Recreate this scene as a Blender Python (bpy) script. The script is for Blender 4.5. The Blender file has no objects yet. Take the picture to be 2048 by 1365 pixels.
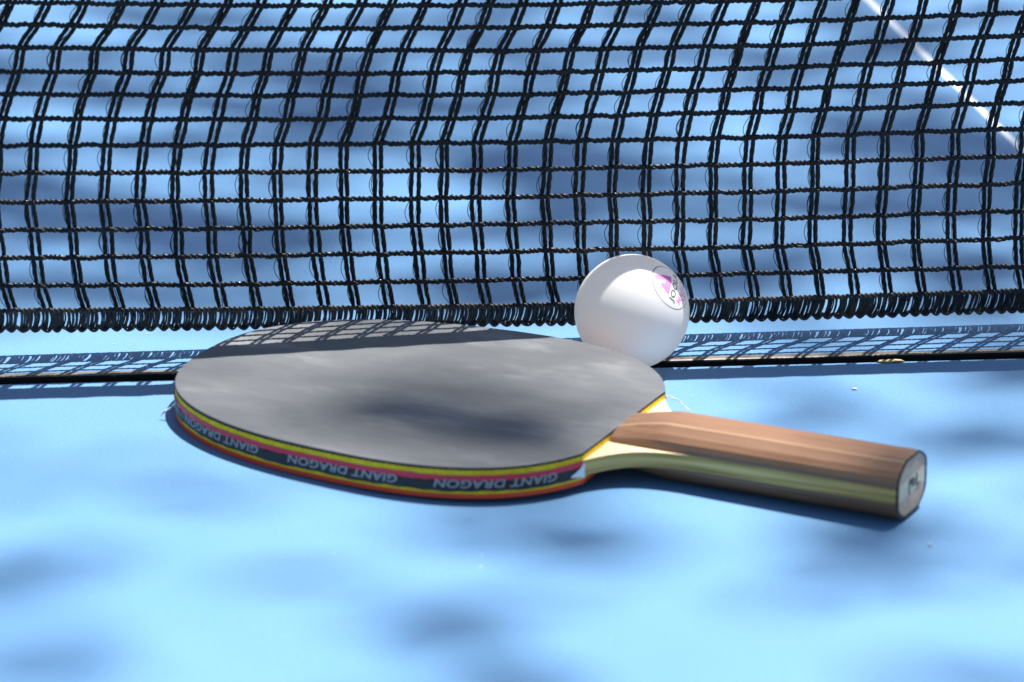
import bpy, bmesh, math, random
import numpy as np
from mathutils import Vector, Matrix, Euler

random.seed(7)
rng = np.random.default_rng(7)
S = 0.001                                    # everything below is laid out in millimetres
sc = bpy.context.scene
col = sc.collection

# ------------------------------------------------------------------ camera
PITCH, YAW, ROLL = 0.3112, -0.1782, 0.0307
CAM = np.array([-304.8967, -1457.5546, 487.1933])
FPX = 9000.0                                 # focal length in pixels of a 2048 px wide frame
cy_, sy_ = math.cos(YAW), math.sin(YAW)
cp_, sp_ = math.cos(PITCH), math.sin(PITCH)
FWD = np.array([-sy_ * cp_, cy_ * cp_, -sp_])
_r = np.array([cy_, sy_, 0.0])
_u = np.cross(_r, FWD)
RIGHT = _r * math.cos(ROLL) + _u * math.sin(ROLL)
UP = -_r * math.sin(ROLL) + _u * math.cos(ROLL)
cam = bpy.data.cameras.new('camera')
cam.sensor_width = 36.0
cam.lens = FPX / 2048 * 36.0
cam.clip_start = 0.05
cam.clip_end = 400.0
cam.dof.use_dof = True
cam.dof.focus_distance = float(FWD @ (np.array([70.0, 24.0, 40.0]) - CAM)) * S
cam.dof.aperture_fstop = 15.0
co = bpy.data.objects.new('camera', cam)
col.objects.link(co)
co.matrix_world = Matrix(((RIGHT[0], UP[0], -FWD[0], CAM[0] * S),
                          (RIGHT[1], UP[1], -FWD[1], CAM[1] * S),
                          (RIGHT[2], UP[2], -FWD[2], CAM[2] * S),
                          (0, 0, 0, 1)))
sc.camera = co

# ------------------------------------------------------------------ sky, sun, exposure
SUN_A, SUN_B = 0.31, 0.2154                    # a height h throws its shadow to (-A h, -B h)
sun_vec = Vector((SUN_A, SUN_B, 1.0)).normalized()
w = bpy.data.worlds.new('World')
sc.world = w
w.use_nodes = True
wn = w.node_tree
sky = wn.nodes.new('ShaderNodeTexSky')
sky.sky_type = 'NISHITA'
sky.sun_disc = False
sky.sun_elevation = math.asin(sun_vec.z)
sky.sun_rotation = math.atan2(sun_vec.x, sun_vec.y)
sky.air_density = 1.0
sky.dust_density = 1.0
bg = wn.nodes['Background']
bg.inputs['Strength'].default_value = 0.06
wn.links.new(sky.outputs['Color'], bg.inputs['Color'])
sl = bpy.data.lights.new('sun', 'SUN')
sl.energy = 4.8
sl.angle = math.radians(0.53)
sl.color = (1.0, 0.97, 0.93)
so = bpy.data.objects.new('sun', sl)
col.objects.link(so)
so.rotation_euler = sun_vec.to_track_quat('Z', 'Y').to_euler()
so.location = (2, 4, 6)
sc.view_settings.view_transform = 'Standard'
sc.view_settings.look = 'None'
sc.view_settings.gamma = 1.0
sc.view_settings.use_curve_mapping = False
sc.cycles.max_bounces = 24
sc.cycles.diffuse_bounces = 12
sc.cycles.transmission_bounces = 24
sc.view_settings.exposure = 1.22


# ------------------------------------------------------------------ helpers
def mesh(name, V, F, mats, parent=None, smooth=False, midx=None):
    m = bpy.data.meshes.new(name)
    V = np.asarray(V, dtype=np.float64) * S
    m.from_pydata(V.tolist(), [], [tuple(int(i) for i in f) for f in F])
    for mt in (mats if isinstance(mats, (list, tuple)) else [mats]):
        m.materials.append(mt)
    if smooth:
        m.polygons.foreach_set('use_smooth', np.ones(len(m.polygons), dtype=bool))
    if midx is not None:
        m.polygons.foreach_set('material_index', np.asarray(midx, dtype=np.int32))
    m.update()
    o = bpy.data.objects.new(name, m)
    col.objects.link(o)
    if parent is not None:
        o.parent = parent
    return o


def quadmesh(name, V, Q, mats, parent=None, smooth=True):
    """fast path for big all-quad meshes"""
    m = bpy.data.meshes.new(name)
    V = np.ascontiguousarray(V, dtype=np.float32) * S
    Q = np.ascontiguousarray(Q, dtype=np.int32)
    m.vertices.add(len(V))
    m.vertices.foreach_set('co', V.ravel())
    m.loops.add(Q.size)
    m.loops.foreach_set('vertex_index', Q.ravel())
    m.polygons.add(len(Q))
    m.polygons.foreach_set('loop_start', np.arange(0, Q.size, 4, dtype=np.int32))
    m.polygons.foreach_set('use_smooth', np.full(len(Q), smooth, dtype=bool))
    m.materials.append(mats)
    m.update(calc_edges=True)
    m.validate()
    o = bpy.data.objects.new(name, m)
    col.objects.link(o)
    if parent is not None:
        o.parent = parent
    return o


class Acc:
    """collects quad tubes for one mesh"""
    def __init__(self):
        self.V, self.Q, self.n = [], [], 0

    def add(self, V, Q):
        self.V.append(V)
        self.Q.append(Q + self.n)
        self.n += len(V)

    def tube(self, P, r, sides=5, ref=(0.13, 1.0, 0.21)):
        P = np.asarray(P, float)
        n = len(P)
        T = np.gradient(P, axis=0)
        T /= np.linalg.norm(T, axis=1)[:, None] + 1e-9
        A = np.cross(T, np.asarray(ref, float))
        A /= np.linalg.norm(A, axis=1)[:, None] + 1e-9
        B = np.cross(T, A)
        an = np.arange(sides) * 2 * math.pi / sides
        r = np.broadcast_to(np.asarray(r, float), (n,))
        V = P[:, None, :] + r[:, None, None] * (A[:, None, :] * np.cos(an)[None, :, None] +
                                                B[:, None, :] * np.sin(an)[None, :, None])
        V = V.reshape(-1, 3)
        i = np.arange(n - 1)[:, None] * sides
        j = np.arange(sides)[None, :]
        j2 = (j + 1) % sides
        Q = np.stack([i + j, i + j2, i + sides + j2, i + sides + j], -1).reshape(-1, 4)
        self.add(V, Q)

    def build(self, name, mat, parent=None):
        return quadmesh(name, np.concatenate(self.V), np.concatenate(self.Q), mat, parent)


def tag(o, label=None, cat=None, group=None, kind=None):
    if label: o['label'] = label
    if cat: o['category'] = cat
    if group: o['group'] = group
    if kind: o['kind'] = kind
    return o


def empty(name, loc=(0, 0, 0), rot=(0, 0, 0)):
    o = bpy.data.objects.new(name, None)
    o.empty_display_size = 0.02
    o.location = [c * S for c in loc]
    o.rotation_euler = rot
    col.objects.link(o)
    return o


def material(name, color, rough=0.5, spec=0.5, **kw):
    m = bpy.data.materials.new(name)
    m.use_nodes = True
    b = m.node_tree.nodes['Principled BSDF']
    b.inputs['Base Color'].default_value = (*color, 1)
    b.inputs['Roughness'].default_value = rough
    b.inputs['Specular IOR Level'].default_value = spec
    for k, v in kw.items():
        b.inputs[k.replace('_', ' ')].default_value = v
    return m


def N(m, t, **kw):
    n = m.node_tree.nodes.new(t)
    for k, v in kw.items():
        setattr(n, k, v)
    return n


def noise(m, scale, detail=3, rough=0.5, stretch=None, coord='Object'):
    tc = N(m, 'ShaderNodeTexCoord')
    mp = N(m, 'ShaderNodeMapping')
    if stretch: mp.inputs['Scale'].default_value = stretch
    m.node_tree.links.new(tc.outputs[coord], mp.inputs['Vector'])
    n = N(m, 'ShaderNodeTexNoise')
    n.inputs['Scale'].default_value = scale
    n.inputs['Detail'].default_value = detail
    n.inputs['Roughness'].default_value = rough
    m.node_tree.links.new(mp.outputs['Vector'], n.inputs['Vector'])
    return n


def ramp(m, src, stops):
    r = N(m, 'ShaderNodeValToRGB')
    e = r.color_ramp.elements
    while len(e) < len(stops): e.new(0.5)
    for el, (p, c) in zip(e, stops):
        el.position = p
        el.color = (*c, 1) if len(c) == 3 else c
    m.node_tree.links.new(src, r.inputs['Fac'])
    return r


def bsdf(m): return m.node_tree.nodes['Principled BSDF']


def link(m, a, b): m.node_tree.links.new(a, b)


def bump(m, src, strength, dist):
    b = N(m, 'ShaderNodeBump')
    b.inputs['Strength'].default_value = strength
    b.inputs['Distance'].default_value = dist
    link(m, src, b.inputs['Height'])
    link(m, b.outputs['Normal'], bsdf(m).inputs['Normal'])


# ------------------------------------------------------------------ materials
M = {}
# painted table top: satin blue, fine grain, faint scuffs
m = M['blue'] = material('table_blue', (0.055, 0.22, 0.52), 0.5, 0.65)
n1 = noise(m, 3.0, 4, 0.6)
r1 = ramp(m, n1.outputs['Fac'], [(0.3, (0.076, 0.200, 0.365)), (0.7, (0.094, 0.230, 0.410))])
n2 = noise(m, 900, 2, 0.6)
mx = N(m, 'ShaderNodeMixRGB', blend_type='MULTIPLY')
mx.inputs['Fac'].default_value = 1.0
r2 = ramp(m, n2.outputs['Fac'], [(0.35, (0.90, 0.90, 0.92)), (0.65, (1.06, 1.06, 1.05))])
link(m, r1.outputs['Color'], mx.inputs['Color1'])
link(m, r2.outputs['Color'], mx.inputs['Color2'])
link(m, mx.outputs['Color'], bsdf(m).inputs['Base Color'])
n3 = noise(m, 14, 5, 0.65, (1.0, 0.5, 1.0))
r3 = ramp(m, n3.outputs['Fac'], [(0.3, (0.48,) * 3), (0.7, (0.60,) * 3)])
link(m, r3.outputs['Color'], bsdf(m).inputs['Roughness'])
bump(m, n2.outputs['Fac'], 0.25, 0.0001)

m = M['line'] = material('line_white', (0.78, 0.79, 0.80), 0.45)
m = M['trim'] = material('edge_trim_worn', (0.10, 0.085, 0.07), 0.45, 0.5)
n1 = noise(m, 160, 4, 0.7, (0.4, 1.0, 1.0))
r1 = ramp(m, n1.outputs['Fac'], [(0.32, (0.035, 0.030, 0.026)), (0.58, (0.17, 0.145, 0.115))])
link(m, r1.outputs['Color'], bsdf(m).inputs['Base Color'])
bump(m, n1.outputs['Fac'], 0.35, 0.0003)
M['gap_shade'] = material('edge_gap_shade', (0.004, 0.004, 0.004), 0.7, 0.2)  # shade inside the table gap, painted as a near-black colour
M['steel'] = material('frame_steel', (0.04, 0.04, 0.045), 0.4, 0.5)

# net thread: nearly black nylon with a sheen
m = M['net'] = material('net_nylon', (0.010, 0.010, 0.012), 0.42, 0.34)
n1 = noise(m, 60, 3, 0.6)
r1 = ramp(m, n1.outputs['Fac'], [(0.40, (0.0045, 0.0045, 0.006)), (0.75, (0.016, 0.014, 0.012))])
link(m, r1.outputs['Color'], bsdf(m).inputs['Base Color'])
n2 = noise(m, 1400, 2, 0.6)
r2 = ramp(m, n2.outputs['Fac'], [(0.35, (0.25,) * 3), (0.65, (0.6,) * 3)])
link(m, r2.outputs['Color'], bsdf(m).inputs['Roughness'])
bump(m, n2.outputs['Fac'], 0.6, 0.0003)
m = M['hem'] = material('net_hem_dusty', (0.014, 0.013, 0.012), 0.5, 0.4)
n1 = noise(m, 38, 4, 0.7)
r1 = ramp(m, n1.outputs['Fac'], [(0.42, (0.008, 0.008, 0.010)), (0.62, (0.050, 0.040, 0.030))])
link(m, r1.outputs['Color'], bsdf(m).inputs['Base Color'])
bump(m, noise(m, 1200, 2, 0.6).outputs['Fac'], 0.6, 0.0003)
M['tape_white'] = material('net_tape_white', (0.72, 0.72, 0.70), 0.8, 0.2)

# racket
m = M['rubber'] = material('rubber_black', (0.022, 0.023, 0.025), 0.5, 0.7)
n1 = noise(m, 15, 6, 0.66, (0.7, 1.7, 1.0))
r1 = ramp(m, n1.outputs['Fac'], [(0.34, (0.046, 0.050, 0.056)), (0.54, (0.082, 0.087, 0.092)), (0.70, (0.185, 0.192, 0.195))])
link(m, r1.outputs['Color'], bsdf(m).inputs['Base Color'])
n2 = noise(m, 17, 5, 0.6)
r2 = ramp(m, n2.outputs['Fac'], [(0.32, (0.50,) * 3), (0.68, (0.62,) * 3)])
link(m, r2.outputs['Color'], bsdf(m).inputs['Roughness'])
bump(m, noise(m, 700, 2, 0.5).outputs['Fac'], 0.12, 0.0002)
m = M['rubber_edge'] = material('rubber_edge_black', (0.012, 0.012, 0.012), 0.7, 0.3)
m = M['sponge'] = material('sponge_yellow', (0.62, 0.47, 0.02), 0.85, 0.2)
n1 = noise(m, 420, 3, 0.6)
r1 = ramp(m, n1.outputs['Fac'], [(0.3, (0.66, 0.42, 0.012)), (0.7, (0.84, 0.58, 0.03))])
link(m, r1.outputs['Color'], bsdf(m).inputs['Base Color'])
bump(m, n1.outputs['Fac'], 0.5, 0.0003)
M['rubber_red'] = material('rubber_red', (0.68, 0.06, 0.015), 0.5, 0.35)
M['tape_red'] = material('edge_tape_red', (0.66, 0.035, 0.070), 0.45, 0.35)
M['tape_black'] = material('edge_tape_black', (0.020, 0.020, 0.022), 0.42, 0.35)
M['tape_print'] = material('edge_tape_silver_print', (0.33, 0.32, 0.32), 0.5, 0.4)
M['film'] = material('clear_film_white', (0.75, 0.74, 0.74), 0.2, 0.6)


def wood(name, c0, c1, rough=0.5, fine=1.0, dark=None):
    m = material(name, c0, rough, 0.4)
    n = noise(m, 90 * fine, 5, 0.65, (0.05, 1.0, 1.0))
    stops = [(0.30, c0), (0.68, c1)]
    r = ramp(m, n.outputs['Fac'], stops)
    n2 = noise(m, 420 * fine, 4, 0.7, (0.06, 1.0, 1.0))
    r2 = ramp(m, n2.outputs['Fac'], [(0.30, dark or (0.62, 0.58, 0.55)), (0.60, (1.0, 1.0, 1.0))])
    mx = N(m, 'ShaderNodeMixRGB', blend_type='MULTIPLY')
    mx.inputs['Fac'].default_value = 0.75
    link(m, r.outputs['Color'], mx.inputs['Color1'])
    link(m, r2.outputs['Color'], mx.inputs['Color2'])
    link(m, mx.outputs['Color'], bsdf(m).inputs['Base Color'])
    bump(m, n2.outputs['Fac'], 0.15, 0.0003)
    return m


M['handle'] = wood('handle_brown_wood', (0.175, 0.088, 0.046), (0.29, 0.155, 0.085), 0.45)
M['pale_facet'] = wood('handle_pale_edge', (0.33, 0.20, 0.105), (0.42, 0.27, 0.15), 0.5)  # paler wood for the narrow facets along the grip's edges
M['blade_face'] = wood('blade_pale_wood', (0.66, 0.50, 0.29), (0.78, 0.62, 0.39), 0.5, 0.6, (0.86, 0.82, 0.76))
m = M['ply'] = material('blade_plywood_edge', (0.40, 0.33, 0.17), 0.6, 0.35)
n1 = noise(m, 130, 3, 0.6, (0.10, 0.10, 4.5))
r1 = ramp(m, n1.outputs['Fac'], [(0.34, (0.27, 0.165, 0.045)), (0.50, (0.52, 0.34, 0.11)), (0.66, (0.70, 0.50, 0.19))])
link(m, r1.outputs['Color'], bsdf(m).inputs['Base Color'])
M['end_wood'] = wood('handle_end_grain', (0.40, 0.28, 0.19), (0.56, 0.42, 0.31), 0.65, 2.0)
M['end_pale'] = wood('handle_end_pale_ply', (0.52, 0.44, 0.31), (0.66, 0.58, 0.44), 0.65, 2.0, (0.8, 0.8, 0.78))
M['ink'] = material('dark_ink', (0.022, 0.030, 0.034), 0.6, 0.3)

# ball
m = M['ball'] = material('ball_white_plastic', (0.95, 0.94, 0.92), 0.32, 0.5)     # a thin hollow shell that lets light through
tb = N(m, 'ShaderNodeBsdfTranslucent')
tb.inputs['Color'].default_value = (1.0, 0.92, 0.83, 1)
ms = N(m, 'ShaderNodeMixShader')
ms.inputs['Fac'].default_value = 0.5
link(m, bsdf(m).outputs['BSDF'], ms.inputs[1])
link(m, tb.outputs['BSDF'], ms.inputs[2])
link(m, ms.outputs['Shader'], m.node_tree.nodes['Material Output'].inputs['Surface'])
M['print_black'] = material('ball_print_black', (0.02, 0.022, 0.028), 0.4)
M['print_grey'] = material('ball_print_grey', (0.10, 0.10, 0.12), 0.4)
M['print_pink'] = material('ball_print_pink', (0.80, 0.20, 0.50), 0.4)

# outdoors beyond the frame
m = M['ground'] = material('ground_paving', (0.16, 0.15, 0.13), 0.9, 0.2)
M['bark'] = material('bark', (0.10, 0.075, 0.055), 0.9, 0.2)
m = M['leaf'] = material('leaf', (0.055, 0.10, 0.022), 0.5, 0.4)
M['dust'] = material('dust_pale', (0.62, 0.64, 0.66), 0.8, 0.2)
M['lint'] = material('lint_white', (0.78, 0.76, 0.78), 0.6, 0.3)
M['dry'] = material('dry_leaf_bit', (0.42, 0.34, 0.17), 0.8, 0.2)
m = M['water'] = material('glass_bead', (0.9, 0.93, 0.95), 0.08, 0.5)
bsdf(m).inputs['Transmission Weight'].default_value = 0.85

# ------------------------------------------------------------------ ground and table
ZG = -760.0
V = [(-60000, -60000, ZG), (60000, -60000, ZG), (60000, 60000, ZG), (-60000, 60000, ZG)]
tag(mesh('ground', V, [(0, 1, 2, 3)], M['ground']), 'grey ground under the table, out of view', None, None, 'structure')

TX0, TX1 = 217.6 - 762.5, 217.6 + 762.5      # the centre line is the table's middle


def profile_extrude(name, prof, x0, x1, mat, parent, smooth=False, nx=1):
    n = len(prof)
    V, F = [], []
    for i in range(nx + 1):
        x = x0 + (x1 - x0) * i / nx
        V += [(x, y, z) for (y, z) in prof]
    for i in range(nx):
        for k in range(n):
            a, b = i * n + k, i * n + (k + 1) % n
            F.append((a, b, b + n, a + n))
    F.append(tuple(range(n - 1, -1, -1)))
    F.append(tuple(nx * n + k for k in range(n)))
    o = mesh(name, V, F, mat, parent)
    bm = bmesh.new()
    bm.from_mesh(o.data)
    bmesh.ops.recalc_face_normals(bm, faces=bm.faces)
    bm.to_mesh(o.data)
    bm.free()
    return o


def boxm(name, x0, x1, y0, y1, z0, z1, mat, parent):
    return profile_extrude(name, [(y0, z0), (y1, z0), (y1, z1), (y0, z1)], x0, x1, mat, parent)


GAP0, GAP1 = 0.0, 7.4
ARC = [(math.sin(t), math.cos(t)) for t in np.linspace(0, math.pi / 2, 7)]


def table_half(near):
    o = profile_extrude('table_top', [(-1372, -19), (-1.2, -19), (-1.2, 0), (-1372, 0)] if near else
                        [(10.8, -19), (1378, -19), (1378, 0), (10.8, 0)], TX0, TX1, M['blue'], None)
    sgn = -1 if near else 1
    if near:     # near half: thin rounded edge at y = 0
        prof = [(-1.2, -0.02)] + [(-1.2 + 1.2 * s, -1.2 + 1.18 * c) for s, c in ARC[1:]] + [(0, -26), (-6, -26), (-6, -19.05), (-1.2, -19.05)]
        y0, y1 = -1372, -8
    else:        # far half: broader rounded dark edge strip that catches the sun
        prof = [(10.8, -0.06), (8.6, -0.10)] + [(8.6 - 1.2 * s, -1.2 + 1.1 * c) for s, c in ARC[1:]] + [(GAP1, -26), (14, -26), (14, -19.05), (10.8, -19.05)]
        y0, y1 = 14, 1378
    t = profile_extrude('edge_trim', prof, TX0, TX1, M['blue'] if near else M['trim'], o)
    if not near:     # the strip's upright face is near black, with the gap's shade put into its colour
        t.data.materials.append(M['gap_shade'])
        for pl in t.data.polygons:
            if pl.normal.y < -0.75 or pl.normal.z < -0.5: pl.material_index = 1
    lz = 0.06
    e = (TX0 + TX1) / 2
    ya, yb = (-1372, -1.3) if near else (10.9, 1378)
    mesh('centre_line', [(e - 1.7, ya, lz), (e + 1.7, ya, lz), (e + 1.7, yb, lz), (e - 1.7, yb, lz)], [(0, 1, 2, 3)], M['line'], o)
    for xa in (TX0, TX1 - 20):
        mesh('side_line', [(xa, ya, lz), (xa + 20, ya, lz), (xa + 20, yb, lz), (xa, yb, lz)], [(0, 1, 2, 3)], M['line'], o)
    q0, q1 = (-1372, -1352) if near else (1358, 1378)
    mesh('end_line', [(TX0 + 20, q0, lz), (TX1 - 20, q0, lz), (TX1 - 20, q1, lz), (TX0 + 20, q1, lz)], [(0, 1, 2, 3)], M['line'], o)
    # steel apron and legs
    for (xa, xb, yc, yd) in ((TX0 + 15, TX1 - 15, y0 + 15, y0 + 45), (TX0 + 15, TX1 - 15, y1 - 45, y1 - 15),
                             (TX0 + 15, TX0 + 45, y0 + 46, y1 - 46), (TX1 - 45, TX1 - 15, y0 + 46, y1 - 46)):
        boxm('apron', xa, xb, yc, yd, -64, -19.3, M['steel'], o)
    for xa in (TX0 + 120, TX1 - 160):
        for yc in (y0 + 160, y1 - 200):
            boxm('leg', xa, xa + 40, yc, yc + 40, ZG + 0.5, -19.3, M['steel'], o)
    tag(o, 'near half of the blue table, under the racket' if near else 'far half of the blue table, beyond the gap and behind the net',
        None, None, 'structure')
    return o


table_half(True)
table_half(False)

# ------------------------------------------------------------------ net
XS = np.array([-217.0, -129.0, -40.0, 50.0, 144.0])
KY = np.array([[32.1, 33.7, 35.3, 37.1, 39.2], [25.8, 27.4, 29.1, 31.1, 33.3], [23.2, 24.6, 26.3, 28.2, 30.1], [20.8, 22.2, 23.7, 25.3, 27.1],
               [18.5, 19.6, 21.0, 22.4, 24.1], [16.1, 17.2, 18.3, 19.6, 21.1], [13.9, 14.7, 15.6, 16.7, 18.1], [11.5, 12.1, 12.9, 13.9, 15.1],
               [11.9, 12.5, 13.2, 14.3, 15.6], [13.6, 14.1, 14.8, 15.8, 17.1], [15.1, 15.5, 16.3, 17.3, 18.6], [16.7, 17.1, 17.7, 18.8, 20.2],
               [18.2, 18.5, 19.3, 20.4, 21.7], [19.7, 20.1, 20.8, 21.9, 23.3], [21.2, 21.6, 22.3, 23.4, 24.8]])
KZ = np.array([[8.3, 6.8, 5.2, 4.2, 4.4], [18.1, 16.1, 14.6, 14.2, 14.4], [27.9, 26.0, 25.0, 24.8, 24.6], [38.5, 37.0, 36.2, 35.5, 36.1],
               [49.1, 47.7, 47.0, 46.5, 47.2], [59.7, 58.4, 57.5, 57.4, 58.2], [70.6, 69.1, 68.1, 68.2, 69.2], [80.9, 79.5, 78.7, 78.7, 80.0],
               [90.1, 88.3, 87.3, 87.8, 89.2], [98.3, 96.2, 95.1, 95.5, 96.7], [105.7, 103.5, 102.5, 102.7, 104.2], [113.6, 111.4, 109.9, 110.2, 112.2],
               [121.3, 118.4, 117.7, 118.1, 120.1], [128.5, 126.1, 125.1, 125.6, 127.8], [136.0, 133.6, 132.6, 133.2, 135.4]])
OXX = np.array([-200.4, -104.3, 86.7])
OX = np.array([[0.0, -2.5, -4.6, -5.6, -6.5, -6.1, -5.7, -3.7, -1.7, 1.4, 2.9, 7.9, 12.2, 15.5],
               [0.0, -2.5, -4.0, -5.4, -6.7, -7.0, -7.2, -4.6, -2.4, -0.6, 1.2, 5.5, 9.4, 12.5],
               [0.0, -2.9, -5.7, -6.7, -7.7, -8.5, -9.3, -7.3, -5.3, -3.1, -0.6, 2.4, 4.7, 7.0]])
JIT = dict(enumerate([-0.2, 0.0, 1.2, 1.0, 1.4, 1.3, 0.8, 0.9, 0.5, 0.6, -0.5, -0.6, 0.4, -1.4, -1.9, -1.5, -1.1, -1.2, -1.3, -1.3, -1.3, -1.3, -0.9, -0.9, -0.7, 0.0, 0.3, 0.8, 1.8, 2.7, 2.6]))
J0, J1 = -13, 46
K1 = 13


def rowz(k, x):
    return np.interp(x, XS, KZ[k + 1])


def rowy(k, x):
    return np.interp(x, XS, KY[k + 1])


def node(j, k):
    hx = -212.4 + 12.0 * j + JIT.get(j, -0.2 if j < 0 else 2.6)
    x = hx + np.interp(hx, OXX, OX[:, k])
    x += 0.35 * math.sin(j * 12.9898 + k * 4.1414) * (1 if k else 0)
    return np.array([x, rowy(k, x), rowz(k, x)])


net = empty('table_tennis_net', (0, 20, 0))
tag(net, 'black knotted table tennis net leaning back across the middle of the table', 'net')
NETOFF = np.array([0, 20.0, 0])
XL, XR = node(J0, 0)[0] - 7, node(J1, 0)[0] + 30


def wob(s, seed, amp):
    r = random.Random(seed)
    y = np.zeros_like(s)
    for _ in range(5):
        y += math.pow(0.75, _) * np.sin(s * r.uniform(0.05, 0.45) * (1 + _) + r.uniform(0, 6.28))
    return amp * y / 2.2


# horizontal chain-stitched cords
for k in range(1, K1 + 1):
    a = Acc()
    ds = 0.30
    x = np.arange(XL + (8 if k > 8 else 0), XR, ds)
    base = np.stack([x, rowy(k, x) - 0.6 + wob(x, k * 3, 0.25), rowz(k, x) + wob(x, k * 3 + 1, 0.28)], -1)
    # a little sag between columns
    for i in range(3):
        ph = 2 * math.pi * (x / 6.1 + i / 3.0) + wob(x, 50 + k, 0.9)
        P = base.copy()
        P[:, 2] += 0.50 * np.sin(ph)
        P[:, 1] += 0.40 * np.sin(2 * ph)
        P[:, 0] += 0.35 * np.sin(2 * ph + 0.7)
        a.tube(P - NETOFF, 0.41 + 0.13 * np.abs(np.sin(ph)) + wob(x, 90 + k * 5 + i, 0.06), 5, ref=(0, 0.9, 0.43))
    # stray fuzz
    for q in range(14):
        x0 = random.uniform(XL + 10, XR - 40)
        z0, y0 = rowz(k, x0), rowy(k, x0) - 0.8
        t = np.linspace(0, 1, 6)
        L = random.uniform(0.8, 2.2)
        an = random.uniform(0, 6.28)
        P = np.stack([x0 + L * t * math.cos(an), y0 - 0.5 * t, z0 + L * t * math.sin(an) + 0.4 * np.sin(t * 3)], -1)
        a.tube(P - NETOFF, 0.06, 3)
    a.build('horizontal_cord', M['net'], net)

# vertical cords: two loose multi-filament threads each, with slack loops on the left
SUB = 9
for j in range(J0, J1 + 1):
    a = Acc()
    nd = np.array([node(j, k) for k in range(0, K1 + 1)])
    kk = np.linspace(0, K1, K1 * SUB + 1)
    C = np.stack([np.interp(kk, np.arange(K1 + 1), nd[:, i]) for i in range(3)], -1)
    # soften the kinks a little
    C[1:-1] = 0.25 * C[:-2] + 0.5 * C[1:-1] + 0.25 * C[2:]
    frac = kk - np.floor(kk)
    bulge = np.sin(np.pi * frac)
    for side in (-1, 1):
        tw = 1.12 + 0.14 * math.sin(j * 2.3)
        sep = side * (tw - 0.10 * (kk > 7) + wob(kk * 7, j * 7 + side, 0.12))
        bow = wob(kk * 6, j * 11 + side + 500, 0.20)
        for i in range(4):
            ph = kk * 2 * math.pi * 0.80 + i * math.pi / 2 + j * 1.7 + side
            P = C.copy()
            P[:, 0] += sep + bow * bulge + (0.34 + 0.16 * bulge) * np.cos(ph)
            P[:, 1] += 0.55 + (0.30 + 0.12 * bulge) * np.sin(ph)
            a.tube(P - NETOFF, 0.39 + wob(kk * 9, j * 17 + i * 3 + side, 0.06), 4, ref=(0.3, 1, 0))
    # slack loops
    for k in range(0, K1):
        for rep in range(2):
            if random.random() < (0.85 if rep == 0 else 0.45):
                t = np.linspace(0, 1, 12)
                p0, p1 = nd[k], nd[k + 1]
                P = p0[None] * (1 - t)[:, None] + p1[None] * t[:, None]
                amp = random.uniform(0.7, 2.4) - 0.4 * rep
                sk = random.uniform(0.75, 1.3)
                P[:, 0] += -1.25 - amp * np.sin(np.pi * t ** sk)
                P[:, 1] -= 0.2 + 0.5 * np.sin(np.pi * t)
                a.tube(P - NETOFF, 0.125, 4)
            if random.random() < 0.55:
                t = np.linspace(0, 1, 9)
                P = nd[k][None] * (1 - t)[:, None] + nd[k + 1][None] * t[:, None]
                P[:, 0] += np.interp(t, [0, 1], [random.uniform(-.8, .8), random.uniform(-.8, .8)]) + random.uniform(-.3, .3) * np.sin(np.pi * t)
                a.tube(P - NETOFF, 0.09, 3)
    a.build('vertical_cord', M['net'], net)

# hem: upper cord, scalloped lower cord and a ladder of threads
hem = Acc()
x = np.arange(XL, XR, 0.3)
for i in range(3):
    ph = 2 * math.pi * (x / 5.2 + i / 3.0)
    P = np.stack([x + 0.3 * np.sin(2 * ph), rowy(0, x) - 0.5 + 0.4 * np.sin(2 * ph), rowz(0, x) + 0.50 * np.sin(ph) + wob(x, 401, 0.2)], -1)
    hem.tube(P - NETOFF, 0.48, 5, ref=(0, 0.9, 0.43))
hem_o = hem.build('hem', M['hem'], net)
low = Acc()
SC = 4.05
for i in range(2):
    sca = np.abs(np.sin(np.pi * x / SC + wob(x, 402, 0.5)))
    P = np.stack([x, rowy(-1, x) - 0.3 + 0.35 * np.cos(2 * math.pi * x / SC + i * math.pi),
                  rowz(-1, x) + 1.5 - 1.35 * sca + i * 0.75 + wob(x, 403 + i, 0.15)], -1)
    low.tube(P - NETOFF, 0.50 + 0.12 * sca, 5, ref=(0, 0.9, 0.43))
low.build('scalloped_edge', M['hem'], hem_o)
lad = Acc()
xx = XL
while xx < XR - 1:
    ph = (xx / SC + 0.15 * math.sin(xx * 0.37)) % 1.0
    if ph > 0.84 and random.random() < 0.6:
        xx += 0.5
        continue
    t = np.linspace(0, 1, 8)
    lean = random.uniform(-0.5, 0.5)
    bow = random.uniform(0.1, 0.9)
    za, zb = rowz(0, xx) - 0.1, rowz(-1, xx) + 0.9
    P = np.stack([xx + lean * t + bow * np.sin(np.pi * t), np.interp(t, [0, 1], [rowy(0, xx), rowy(-1, xx)]) + random.uniform(-.5, .5),
                  za + (zb - za) * t], -1)
    lad.tube(P - NETOFF, random.uniform(0.26, 0.42), 4)
    if random.random() < .35:
        P[:, 0] += random.uniform(-.5, .5) * np.sin(np.pi * t * 2)
        lad.tube(P - NETOFF, 0.14, 3)
    xx += random.uniform(0.34, 0.54)
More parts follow.
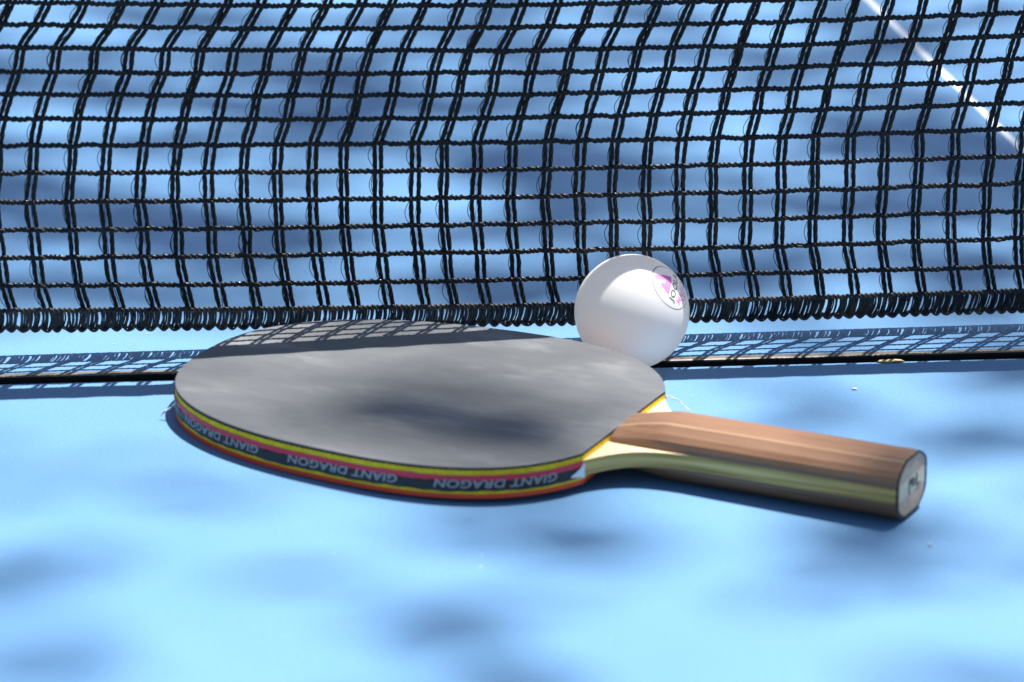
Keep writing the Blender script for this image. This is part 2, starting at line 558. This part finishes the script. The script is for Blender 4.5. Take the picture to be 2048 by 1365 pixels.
# fuzz on the hem
for q in range(260):
    x0 = random.uniform(XL, XR - 2)
    fz = random.uniform(0.25, 1.0)
    z0 = rowz(-1, x0) * (1 - fz) + rowz(0, x0) * fz
    t = np.linspace(0, 1, 5)
    L = random.uniform(0.8, 2.4)
    an = random.uniform(0, 6.28)
    P = np.stack([x0 + L * t * math.cos(an), rowy(-1, x0) * (1 - fz) + rowy(0, x0) * fz - 0.6 - 0.5 * np.sin(t * 3), z0 + 0.8 * L * t * math.sin(an)], -1)
    lad.tube(P - NETOFF, 0.07, 3)
tag(lad.build('hem_threads', M['hem'], hem_o), kind='stuff')

# white top tape above the frame
x = np.linspace(XL + 20, XR, 160)
zt = rowz(13, x)
yt = rowy(13, x)
prof = [(-1.0, -1.0), (-4.0, 7.0), (-6.6, 14.0), (-5.8, 15.2), (-4.6, 14.0), (-1.6, 7.0), (1.0, -1.0)]
V = np.concatenate([np.stack([x, yt + a + wob(x, 77, .5), zt + b], -1) for a, b in prof]) - NETOFF
n = len(x)
Q = np.array([(k * n + i, k * n + i + 1, (k + 1) % 7 * n + i + 1, (k + 1) % 7 * n + i) for k in range(7) for i in range(n - 1)])
quadmesh('top_tape', V, Q, M['tape_white'], net)
# end cords and the bracket posts that hold it, outside the frame
for xe in (XL - 4, XR + 4):
    b = Acc()
    pts = [(xe, 22, 0.2), (xe, 22, 20), (xe, 22, 70), (xe, 22, 120), (xe, 20, 149)]
    b.tube(np.array(pts) - NETOFF, 4.0, 10, ref=(1, 0.1, 0))
    b.build('post', M['steel'], net)

# ------------------------------------------------------------------ racket
RX, RY, RA = -84.06, -54.04, -0.6159
SU, SV = 0.0161, 0.0309                     # tilt along and across the racket
BZ = 7.95
BROT = (math.atan(SV), -math.atan(SU), RA)
bat = empty('table_tennis_racket', (RX, RY, BZ), BROT)
tag(bat, 'black-faced racket with brown wooden handle lying on the table', 'racket')
A_, B_, NN, EE, UC = 81.38, 65.95, 2.4426, 0.0959, 76.3
HW, UE = 13.1, 176.0


def shp(th):
    c, s = np.cos(th), np.sin(th)
    u = A_ * np.sign(c) * np.abs(c) ** (2 / NN)
    v = B_ * np.sign(s) * np.abs(s) ** (2 / NN) * (1 + EE * u / A_)
    return u, v


th = np.linspace(-math.pi, math.pi, 20001)
u_, v_ = shp(th)
thc = th[(th < 0) & (u_ > UC)].min()
P = np.stack(shp(np.linspace(thc, -(2 * math.pi + thc), 6001)), -1)
P[0, 0] = P[-1, 0] = UC
seg = np.concatenate([[0], np.cumsum(np.hypot(*np.diff(P, axis=0).T))])
PER = seg[-1]


def edge_at(s):
    s = np.asarray(s, float)
    return np.stack([np.interp(s, seg, P[:, 0]), np.interp(s, seg, P[:, 1])], -1)


def edge_n(s):
    t = edge_at(np.asarray(s) + 0.4) - edge_at(np.asarray(s) - 0.4)
    t /= np.linalg.norm(t, axis=-1)[..., None]
    return np.stack([-t[..., 1], t[..., 0]], -1)


NS = 400
head = edge_at(np.linspace(0, PER, NS))          # near cut corner -> round the tip -> far cut corner


def prism(name, out, w0, w1, mats, parent, teeth=0.0, inset=0.0, bev=0.0):
    n = len(out)
    out = np.asarray(out)
    wl = np.full(n, w0)
    if teeth:
        wl = w0 - teeth * (0.5 + 0.5 * np.sign(np.sin(np.arange(n) * PER / NS * 2 * math.pi / 2.1)))
    ctr = out.mean(0)
    rings = [np.column_stack([out, wl])]
    if bev:
        d = out - ctr
        d /= np.linalg.norm(d, axis=1)[:, None]
        rings += [np.column_stack([out, np.full(n, w1 - bev)]), np.column_stack([out - d * bev * .35, np.full(n, w1 - bev * .3)]),
                  np.column_stack([out - d * bev, np.full(n, w1)])]
    else:
        rings += [np.column_stack([out, np.full(n, w1)])]
    V = np.concatenate(rings)
    F, mi = [], []
    R = len(rings)
    for r in range(R - 1):
        for i in range(n):
            k = (i + 1) % n
            F.append((r * n + i, r * n + k, (r + 1) * n + k, (r + 1) * n + i))
            mi.append(1 if len(mats) > 1 and r == 0 else 0)
    F.append(tuple((R - 1) * n + i for i in range(n)))
    mi.append(0)
    F.append(tuple(range(n - 1, -1, -1)))
    mi.append(1 if len(mats) > 1 else 0)
    o = mesh(name, V, F, mats, parent, midx=mi)
    bm = bmesh.new()
    bm.from_mesh(o.data)
    bmesh.ops.recalc_face_normals(bm, faces=bm.faces)
    bm.to_mesh(o.data)
    bm.free()
    return o


V1 = abs(P[0, 1])


def bez(p0, p1, p2, p3, n):
    t = np.linspace(0, 1, n)[:, None]
    return (1 - t) ** 3 * p0 + 3 * (1 - t) ** 2 * t * p1 + 3 * (1 - t) * t * t * p2 + t ** 3 * p3


neck = bez(np.array([UC, V1]), np.array([84.5, V1 - 16]), np.array([93.0, HW + 0.3]), np.array([114.0, HW]), 24)
blade_out = np.concatenate([head, neck[1:], [[UE - 0.9, HW], [UE, HW - 0.9]], [[UE, -HW + 0.9], [UE - 0.9, -HW]], (neck * [1, -1])[::-1][:-1]])
WB = 2.58
blade = prism('blade', blade_out, -WB, WB, [M['blade_face'], M['ply']], bat)
prism('top_sponge', head, WB + .02, 4.35, [M['sponge']], bat)
tag(prism('top_rubber', head, 4.35, 5.4, [M['rubber'], M['rubber_edge']], bat, teeth=0.32, bev=0.35), 'black rubber top sheet dusty with chalky smudges')
prism('bottom_sponge', head, -3.75, -WB - .02, [M['sponge']], bat)
prism('bottom_rubber', head, -5.3, -3.77, [M['rubber_red']], bat)

# edge tape: red over black, slightly wrinkled
s = np.linspace(0.2, PER - 0.2, 620)
cw = [-2.85, -2.5, -0.6, 0.75, 0.78, 1.6, 2.30, 2.50]
nn_ = edge_n(s)
pp = edge_at(s)
V = []
for wi, wv in enumerate(cw):
    off = 0.22 + 0.05 * np.sin(s * 0.31 + wi) + 0.05 * np.sin(s * 0.83 + 2.1 * wi)
    wz = wv + (0.14 * np.sin(s * 0.21 + 1.0) + 0.10 * np.sin(s * 0.77) if wi in (0, 7) else 0)
    q = pp + nn_ * off[:, None]
    V.append(np.column_stack([q, np.broadcast_to(wz, s.shape)]))
V = np.concatenate(V)
n = len(s)
F, mi = [], []
for r in range(len(cw) - 1):
    for i in range(n - 1):
        F.append((r * n + i, (r + 1) * n + i, (r + 1) * n + i + 1, r * n + i + 1))
        mi.append(0 if r < 3 else 1)
tape = mesh('edge_tape', V, F, [M['tape_black'], M['tape_red']], bat, smooth=True, midx=mi)


def text_tris(body, size, shear=0.0, bold=0.0, spacing=1.0):
    c = bpy.data.curves.new('txt', 'FONT')
    c.body = body
    c.size = size
    c.shear = shear
    c.offset = bold
    c.space_character = spacing
    c.resolution_u = 4
    o = bpy.data.objects.new('txt', c)
    col.objects.link(o)
    dg = bpy.context.evaluated_depsgraph_get()
    dg.update()
    me = o.evaluated_get(dg).to_mesh()
    bm = bmesh.new()
    bm.from_mesh(me)
    bmesh.ops.triangulate(bm, faces=bm.faces)
    bmesh.ops.subdivide_edges(bm, edges=[e for e in bm.edges if e.calc_length() > size * 0.25], cuts=1)
    bmesh.ops.triangulate(bm, faces=bm.faces)
    V = np.array([v.co[:] for v in bm.verts])
    F = [tuple(v.index for v in f.verts) for f in bm.faces]
    bm.free()
    o.evaluated_get(dg).to_mesh_clear()
    bpy.data.objects.remove(o)
    bpy.data.curves.remove(c)
    return V, F


TV, TF = text_tris('GIANT DRAGON', 3.75, 0.18, 0.07, 1.04)
TW = TV[:, 0].max() - TV[:, 0].min()
TV[:, 0] -= TV[:, 0].min()
TV[:, 0] *= 40.5 / TW
s0 = 10.5
while s0 + 42 < PER - 2:
    ss = s0 + TV[:, 0]
    q = edge_at(ss) + edge_n(ss) * 0.42
    V = np.column_stack([q, 1.05 - TV[:, 1]])
    mesh('tape_lettering', V, TF, M['tape_print'], tape)
    s0 += 52.5
# loose clear film at the tape's end, and lifted film nicks
e0, n0 = edge_at(0.3), edge_n(0.8)
t0 = edge_at(0.2) - edge_at(2.2)
t0 /= np.linalg.norm(t0)
V, F = [], []
for i, (d, o_) in enumerate([(-5.0, .50), (-3.0, .52), (-1.0, .62), (0.6, .75)]):
    lo = [-1.9, -2.2, -2.6, -2.9][i] if i < 3 else -3.1
    hi = [-1.4, -0.6, 0.6, 2.2][i]
    for wv in (lo, hi):
        q = e0 + t0 * d + n0 * o_
        V.append((q[0], q[1], wv))
for i in range(3):
    F.append((2 * i, 2 * i + 1, 2 * i + 3, 2 * i + 2))
mesh('film_flap', V, F, M['film'], tape)


def lint(name, pts, r, mat, parent=None, sides=5):
    a = Acc()
    pts = np.asarray(pts, float)
    rr = np.full(len(pts), r)
    a.tube(pts, rr, sides)
    return a.build(name, mat, parent)


# handle: two half grips glued on the blade
SEC = [(-12.95, 2.62), (-12.95, 4.0), (-12.2, 5.6), (-10.4, 7.3), (-6.7, 9.3), (-5.8, 9.7), (5.8, 9.7), (6.7, 9.3), (10.4, 7.3), (12.2, 5.6), (12.95, 4.0), (12.95, 2.62)]
ST = [(76.8, 0.46), (77.4, 0.52), (85.0, 0.78), (92.5, 0.97), (94.5, 1.0)] + [(x_, 1.0) for x_ in np.linspace(99, 174.5, 16)] + [(175.8, 0.985), (UE + 0.15, 0.94)]


def grip(sign):
    n = len(SEC)
    V, F, mi = [], [], []
    for (uu, k) in ST:
        for (v, w_) in SEC:
            ks = k if uu < 100 else 1.0 - (1 - k) * 0.9
            vv = v * (1.0 if uu < 170 else 1 - (1 - k) * .8)
            V.append((uu, vv, sign * (2.62 + (w_ - 2.62) * ks * (1.0 if sign > 0 else 1.06))))
    for i in range(len(ST) - 1):
        for k in range(n):
            k2 = (k + 1) % n
            F.append((i * n + k, i * n + k2, (i + 1) * n + k2, (i + 1) * n + k))
            mi.append(1 if k in (4, 6) else 0)
    F.append(tuple(range(n)))
    mi.append(0)
    F.append(tuple((len(ST) - 1) * n + k for k in range(n)))
    mi.append(2)
    o = mesh('grip', V, F, [M['handle'], M['pale_facet'], M['end_wood']], bat, midx=mi)
    bm = bmesh.new()
    bm.from_mesh(o.data)
    bmesh.ops.recalc_face_normals(bm, faces=bm.faces)
    bm.to_mesh(o.data)
    bm.free()
    return o


grip(1)
gl = grip(-1)
# end of the handle: pale ply strip, dark drawn outline, worn ink scrawl
ue = UE + 0.16
mesh('end_strip', [(ue, -12.1, -2.7), (ue, 12.1, -2.7), (ue, 12.1, 2.7), (ue, -12.1, 2.7)], [(0, 1, 2, 3)], M['end_pale'], bat)
ring = [(v * .955, w_ * .965) for v, w_ in SEC] + [(12.4, 0)] + [(v * .955, -w_ * .965) for v, w_ in SEC[::-1]] + [(-12.4, 0)]
ring = np.array(ring + ring[:2])
rp = np.column_stack([np.full(len(ring), ue), ring])
dense = np.concatenate([rp[i] + (rp[i + 1] - rp[i]) * np.linspace(0, 1, 6)[:-1, None] for i in range(len(rp) - 1)])
lint('end_outline', dense, 0.42 + 0.0, M['ink'], bat, 6)
a = Acc()
for st in ([(-2.5, 1.9), (-2.2, -0.5), (-2.4, -2.6)], [(-2.4, 1.9), (-1.0, 2.2), (-0.6, 1.0), (-2.1, 0.3)],
           [(1.1, 2.0), (0.2, 0.9), (0.6, -0.9), (2.0, -0.7), (2.4, 0.9), (1.1, 2.0)],
           [(4.3, 2.3), (4.2, 0.4), (4.0, -1.7), (6.2, -1.6), (7.8, -1.9)]):
    st = np.array(st)
    d = np.concatenate([st[i] + (st[i + 1] - st[i]) * np.linspace(0, 1, 6)[:-1, None] for i in range(len(st) - 1)] + [st[-1:]])
    a.tube(np.column_stack([np.full(len(d), ue + .05), d]), 0.26, 5)
a.build('end_scrawl', M['ink'], bat)

# ------------------------------------------------------------------ ball
BR = 20.0
BC = np.array([0.0, 2.3, 19.72])
bm = bmesh.new()
bmesh.ops.create_icosphere(bm, subdivisions=6, radius=BR * S)
me = bpy.data.meshes.new('ball_shell')
bm.to_mesh(me)
bm.free()
me.polygons.foreach_set('use_smooth', np.ones(len(me.polygons), dtype=bool))
me.materials.append(M['ball'])
ball = empty('table_tennis_ball', (BC[0], BC[1], BC[2] - BR))
tag(ball, 'white ball with pink and black logo resting beside the racket', 'ball')
bo = bpy.data.objects.new('shell', me)
col.objects.link(bo)
bo.parent = ball
bo.location = (0, 0, BR * S)

# logo on the sphere: centre direction and text direction in camera terms
ln = 0.689 * RIGHT + 0.446 * UP - 0.571 * FWD
ln /= np.linalg.norm(ln)
tx = 0.18 * RIGHT + 0.98 * UP
tx -= ln * (tx @ ln)
tx /= np.linalg.norm(tx)
ROT = math.radians(-7)
ty = np.cross(ln, tx)
tx, ty = tx * math.cos(ROT) + ty * math.sin(ROT), ty * math.cos(ROT) - tx * math.sin(ROT)


def on_ball(xy, lift=0.05):
    xy = np.asarray(xy, float)
    r = np.hypot(xy[:, 0], xy[:, 1])
    an = r / BR
    k = np.where(r > 1e-6, np.sin(an) / np.maximum(r, 1e-6), 1 / BR)
    d = ln[None] * np.cos(an)[:, None] + (tx[None] * xy[:, :1] + ty[None] * xy[:, 1:2]) * k[:, None]
    return d * (BR + lift) + np.array([0, 0, BR])


def flat_poly(name, poly, mat, parent, lift=0.05):
    bmx = bmesh.new()
    vs = [bmx.verts.new((p[0], p[1], 0)) for p in poly]
    bmx.faces.new(vs)
    bmesh.ops.triangulate(bmx, faces=bmx.faces)
    for _ in range(3):
        bmesh.ops.subdivide_edges(bmx, edges=[e for e in bmx.edges if e.calc_length() > 0.8], cuts=1)
        bmesh.ops.triangulate(bmx, faces=bmx.faces)
    V = np.array([v.co[:2] for v in bmx.verts])
    bmx.verts.index_update()
    F = [tuple(v.index for v in f.verts) for f in bmx.faces]
    bmx.free()
    return mesh(name, on_ball(V, lift), F, mat, parent)


def ringmesh(name, r0, r1, t0, t1, mat, parent):
    t = np.linspace(t0, t1, 120)
    wdt = np.sin(np.linspace(0, math.pi, 120)) ** 0.4
    mid = (r0 + r1) / 2
    hw = (r1 - r0) / 2 * wdt
    A = np.stack([(mid - hw) * np.cos(t), (mid - hw) * np.sin(t)], -1)
    B = np.stack([(mid + hw) * np.cos(t), (mid + hw) * np.sin(t)], -1)
    V = on_ball(np.concatenate([A, B]))
    F = [(i, i + 1, 121 + i, 120 + i) for i in range(119)]
    return mesh(name, V, F, mat, parent)


RR = math.radians(24.4) * BR
logo = ringmesh('logo_ring', RR - 0.17, RR + 0.17, math.radians(-95), math.radians(140), M['print_grey'], bo)
logo.location = (0, 0, -BR * S)
logo.parent = bo
ringmesh('logo_ring', RR - 0.12, RR + 0.12, math.radians(130), math.radians(262), M['print_grey'], bo).location = (0, 0, -BR * S)
# bent arrow-like emblem above the name (x along the writing, y towards the letters' tops)


def ball_dir(px, py):                        # point of the ball seen at a pixel, as x, y on the logo
    a_, b_ = (px - 1265.5) / 116.5, -(py - 628.0) / 116.5
    d = a_ * RIGHT + b_ * UP - math.sqrt(max(0.0, 1 - a_ * a_ - b_ * b_)) * FWD
    d /= np.linalg.norm(d)
    an = math.acos(max(-1, min(1, d @ ln)))
    t_ = d - ln * (d @ ln)
    t_ /= np.linalg.norm(t_) + 1e-9
    return BR * an * (t_ @ tx), BR * an * (t_ @ ty)


EMB = [ball_dir(*q) for q in ((1302, 554), (1343, 558.7), (1336.5, 595), (1321, 575), (1324.5, 568), (1329, 573), (1332, 565), (1310, 563))]
flat_poly('logo_emblem', EMB, M['print_pink'], bo).location = (0, 0, -BR * S)


def ball_text(body, p0, p1, top, mat, bold=0.02):
    """write body along the line of sight points p0 -> p1, letters as tall as the step to top"""
    p0, p1, top = (np.array(ball_dir(*q)) for q in (p0, p1, top))
    ex = (p1 - p0) / np.linalg.norm(p1 - p0)
    ey = np.array([-ex[1], ex[0]])
    V, F = text_tris(body, 3.0, 0.0, bold, 1.05)
    V[:, 0] = (V[:, 0] - V[:, 0].min()) / (V[:, 0].max() - V[:, 0].min()) * np.linalg.norm(p1 - p0)
    V[:, 1] *= abs((top - p0) @ ey) / V[:, 1].max()
    xy = p0[None] + V[:, :1] * ex[None] + V[:, 1:2] * ey[None]
    mesh('logo_lettering', on_ball(xy), F, mat, bo).location = (0, 0, -BR * S)


ball_text('JOOLA', (1345.0, 611), (1354.0, 557), (1337.5, 601), M['print_black'], 0.03)
ball_text('MAGIC', (1359.0, 615), (1369.0, 578), (1352.0, 606), M['print_pink'], 0.03)
ball_text('ABS', (1367.0, 614), (1373.5, 594), (1362.5, 608), M['print_pink'], 0.01)


# ------------------------------------------------------------------ crumbs, lint and dust
def clump(name, loc, r, mat, label, cat, squash=(1, 1, .6), rough=.35, n=2):
    bmx = bmesh.new()
    bmesh.ops.create_icosphere(bmx, subdivisions=n, radius=r * S)
    rr = random.Random(hash(loc) & 0xffff)
    for v in bmx.verts:
        k = 1 + rr.uniform(-rough, rough)
        v.co = Vector((v.co.x * squash[0] * k, v.co.y * squash[1] * k, v.co.z * squash[2] * k))
    zmin = min(v.co.z for v in bmx.verts)
    for v in bmx.verts: v.co.z -= zmin
    mm = bpy.data.meshes.new(name)
    bmx.to_mesh(mm)
    bmx.free()
    mm.polygons.foreach_set('use_smooth', np.ones(len(mm.polygons), dtype=bool))
    mm.materials.append(mat)
    o = bpy.data.objects.new(name, mm)
    o.location = [c * S for c in loc]
    col.objects.link(o)
    return tag(o, label, cat)


clump('grit_bead', (59.1, -183.6, 0.02), 0.75, M['water'], 'tiny clear bead on the table just right of the handle end', 'bead', (1, 1, .8), .05, 3)
clump('crumb', (72.6, -30.2, 0.02), 0.6, M['dust'], 'tiny pale crumb on the table beyond the handle', 'crumb', (1.7, 1, .5))
lf = clump('leaf_scrap', (93.0, -1.2, 0.02), 1.6, M['dry'], 'dry yellowish leaf scrap caught at the gap edge right of the ball', 'leaf scrap', (2.9, .8, .25), .3)
# lint threads stuck to the racket edge
qc = edge_at(PER * 0.43)


def bat_pt(u, v, w_):
    R = Euler(BROT).to_matrix()
    p = R @ Vector((u, v, w_))
    return np.array([p.x + RX, p.y + RY, p.z + BZ])


def bat_lint(name, sp, offs, r, label):
    e, nv = edge_at(sp), edge_n(sp)
    pts = [bat_pt(*(e + nv * o_ + np.array([-nv[1], nv[0]]) * t_), w_) for (o_, t_, w_) in offs]
    pts = np.array(pts)
    tt = np.linspace(0, 1, len(pts))
    t2 = np.linspace(0, 1, 16)
    P2 = np.stack([np.interp(t2, tt, pts[:, i]) for i in range(3)], -1)
    P2[1:-1] = (P2[:-2] + P2[1:-1] + P2[2:]) / 3
    a = Acc()
    for k in range(5):
        rr = np.random.default_rng(k + int(sp))
        off = np.cumsum(rr.normal(0, 0.10, P2.shape), 0)
        a.tube(P2 + off, r, 4)
    o = a.build(name, M['lint'])
    return tag(o, label, 'lint')


bat_lint('lint_thread', PER * 0.405, [(0.5, 1.5, 1.6), (0.9, 0.3, 0.3), (1.8, -1.2, -1.2), (4.2, -1.8, -3.0), (4.8, -2.0, -3.6)], 0.16,
         'white lint thread stuck to the racket edge at its left tip')
bat_lint('lint_thread', PER - 1.5, [(0.2, 0.0, 3.0), (2.0, 1.2, 2.0), (5.0, 2.0, 0.5), (8.0, 1.6, -3.0)], 0.09,
         'faint white lint thread by the yellow sponge corner below the ball')
# dust
a = Acc()
for q in range(520):
    xq, yq = random.uniform(-300, 320), random.choice([random.uniform(-280, -2), random.uniform(12, 420), random.uniform(12, 200)])
    r = random.uniform(0.07, 0.17) * (1.6 if random.random() < .06 else 1)
    an = random.uniform(0, 3.14)
    L = r * random.uniform(1.2, 3.5)
    P2 = np.array([[xq - L * math.cos(an), yq - L * math.sin(an), 0.1], [xq, yq, 0.14], [xq + L * math.cos(an), yq + L * math.sin(an), 0.1]])
    a.tube(P2, [r * .4, r, r * .4], 4, ref=(0, 0, 1))
tag(a.build('dust_specks', M['dust']), 'pale dust specks scattered over the blue table', 'dust', None, 'stuff')

# ------------------------------------------------------------------ tree overhead (out of frame): its leaves dapple the table
# wanted shade on the table: (x, y, radius x, radius y, amount), millimetres
SHADE = []
SHADE_PX = [
    # front
    (17, 904, 80, 30, .60), (180, 964, 130, 16, .40), (340, 998, 120, 18, .60), (560, 990, 140, 18, .40), (43, 1165, 160, 30, .50),
    (128, 1358, 110, 22, .20), (470, 1294, 70, 16, .15), (950, 1215, 140, 32, .60), (900, 1060, 160, 24, .40), (1290, 1092, 120, 22, .50),
    (1500, 1080, 130, 20, .40), (1641, 1050, 120, 24, .45), (1770, 1110, 95, 30, .70), (1800, 1160, 95, 26, .50), (1930, 1030, 130, 16, .55),
    (1982, 895, 120, 26, .65), (1787, 845, 120, 30, .45), (2031, 868, 70, 22, .35), (1860, 1333, 110, 28, .40), (1330, 1345, 80, 20, .2),
    (1620, 800, 110, 22, .3), (2000, 745, 120, 30, .6),
    # racket face
    (920, 850, 180, 42, 1.5, 12), (790, 800, 120, 28, .8, 12), (1120, 865, 120, 35, 1.0, 12), (1060, 770, 120, 20, .35, 12), (700, 880, 80, 20, .3, 12),
    (400, 780, 90, 50, -.8, 12), (560, 740, 100, 25, -.4, 12), (1265, 610, 110, 90, -1.2, 24), (1340, 900, 140, 40, -.6, 12), (1000, 690, 140, 20, -.5, 12),
    # right of ball, shadow of the net is fainter there
    (1750, 690, 180, 40, .55), (2000, 640, 120, 60, .5),
    # behind the net
    (120, 430, 190, 60, .75), (430, 470, 170, 60, .75), (620, 500, 140, 50, .7), (560, 150, 130, 60, .6), (640, 230, 120, 45, .6),
    (200, 200, 140, 30, .5), (60, 170, 70, 25, .5), (850, 300, 140, 50, .5), (780, 200, 120, 40, .45), (1000, 330, 120, 40, .45),
    (1080, 180, 90, 40, .35), (1250, 330, 140, 45, .5), (1150, 440, 180, 50, .55), (1350, 560, 200, 40, .5), (900, 560, 160, 40, .5),
    (600, 590, 150, 30, .35), (1760, 90, 60, 60, .6), (1820, 250, 150, 60, .65), (1950, 330, 130, 60, .65), (1850, 430, 160, 50, .6),
    (1950, 540, 150, 60, .5), (1650, 540, 130, 40, .45), (330, 600, 120, 25, .25), (820, 60, 120, 30, .4), (420, 60, 80, 20, .3),
]


def px_table(px, py, z=0.0):
    d = FWD + RIGHT * (px - 1024) / FPX - UP * (py - 682.5) / FPX
    t = (z - CAM[2]) / d[2]
    return CAM + d * t


for (px, py, rx, ry, am, *zz) in SHADE_PX:
    zz = zz[0] if zz else 0.0
    sh = np.array([SUN_A * zz, SUN_B * zz, zz])
    p = px_table(px, py, zz) - sh
    pe = px_table(px + rx, py, zz) - sh
    pv = px_table(px, py - ry, zz) - sh
    SHADE.append((p[0], p[1], np.linalg.norm(pe - p), np.linalg.norm(pv - p), am))
SHADE = np.array(SHADE)


def shade(x, y):
    g = SHADE[:, 4] * np.exp(-0.5 * (((x - SHADE[:, 0]) / (SHADE[:, 2] * .8)) ** 2 + ((y - SHADE[:, 1]) / (SHADE[:, 3] * .8)) ** 2) * 1.2)
    inside = 1.0 if (-300 < x < 350 and -330 < y < 620) else 0.0
    if inside:
        return min(0.97, max(0.0, g.sum() * (0.85 if y < 0 else 0.75) + (0.27 if y > 70 else 0.04)))
    return 0.30 + 0.3 * math.sin(x * 0.013 + 1.3) * math.sin(y * 0.009 + 0.4)


tree = empty('tree', (3500, 2500, ZG))
tag(tree, 'leafy tree overhanging the table from beyond the net, out of view', 'tree')
TO = np.array([3500, 2500, ZG])
LV, LQ = [], []


def leaf(c, L, Wd):
    d = Vector((random.gauss(0, 1), random.gauss(0, 1), random.gauss(0, .35))).normalized()
    nrm = (Vector((random.gauss(0, .45), random.gauss(0, .45), 1))).normalized()
    s_ = d.cross(nrm).normalized()
    nrm = s_.cross(d)
    base = len(LV)
    prof = [(-.5, 0.03), (-.2, .42), (.15, .5), (.5, .04)]
    for (t, wd) in prof:
        for sg in (-1, 1):
            p = np.array(c) + np.array(d) * t * L + np.array(s_) * sg * wd * Wd + np.array(nrm) * (0.10 * Wd * (1 - abs(t) * 2) + .08 * abs(sg * wd) * Wd)
            LV.append(p - TO)
    for i in range(3):
        LQ.append((base + 2 * i, base + 2 * i + 1, base + 2 * i + 3, base + 2 * i + 2))


NL = 0
hits = []
for q in range(16000):
    x, y = random.uniform(-320, 380), random.uniform(-340, 640)
    if random.random() < 0.21 * (-math.log(max(0.02, 1 - shade(x, y)))):
        hits.append((x, y))
for q in range(5200):
    x, y = random.uniform(-1000, 1300), random.uniform(-1100, 1700)
    if -320 < x < 380 and -340 < y < 640: continue
    if random.random() < 0.6 * (-math.log(max(0.02, 1 - shade(x, y)))):
        hits.append((x, y))
twig = Acc()
for (x, y) in hits:
    h = random.uniform(4000, 5600)
    leaf((x + SUN_A * h, y + SUN_B * h, h), random.uniform(28, 50), random.uniform(16, 27))
tag(quadmesh('leaves', np.array(LV), np.array(LQ), M['leaf'], tree, smooth=False), kind='stuff')
# trunk and limbs
tr = Acc()
tz = np.linspace(0, 6600, 24)
tr.tube(np.stack([-120 * np.sin(tz / 1800), -0.14 * tz, tz], -1), np.linspace(190, 75, 24), 12, ref=(1, .1, 0))
tr.build('trunk', M['bark'], tree)
for q in range(9):
    t0 = random.uniform(4200, 6300)
    p0 = np.array([-120 * math.sin(t0 / 1800), -0.14 * t0, t0])
    tx_, ty_ = random.uniform(480, 1200), random.uniform(-900, 1600)
    h = random.uniform(4900, 5500)
    p1 = np.array([tx_ + SUN_A * h, ty_ + SUN_B * h, h]) - TO
    t = np.linspace(0, 1, 16)[:, None]
    Pm = p0 * (1 - t) + p1 * t
    Pm[:, 2] += 350 * np.sin(np.pi * t[:, 0])
    lm = Acc()
    lm.tube(Pm, np.linspace(48, 7, 16), 8, ref=(0.2, .1, 1))
    lm.build('limb', M['bark'], tree)
print('leaves', len(hits))
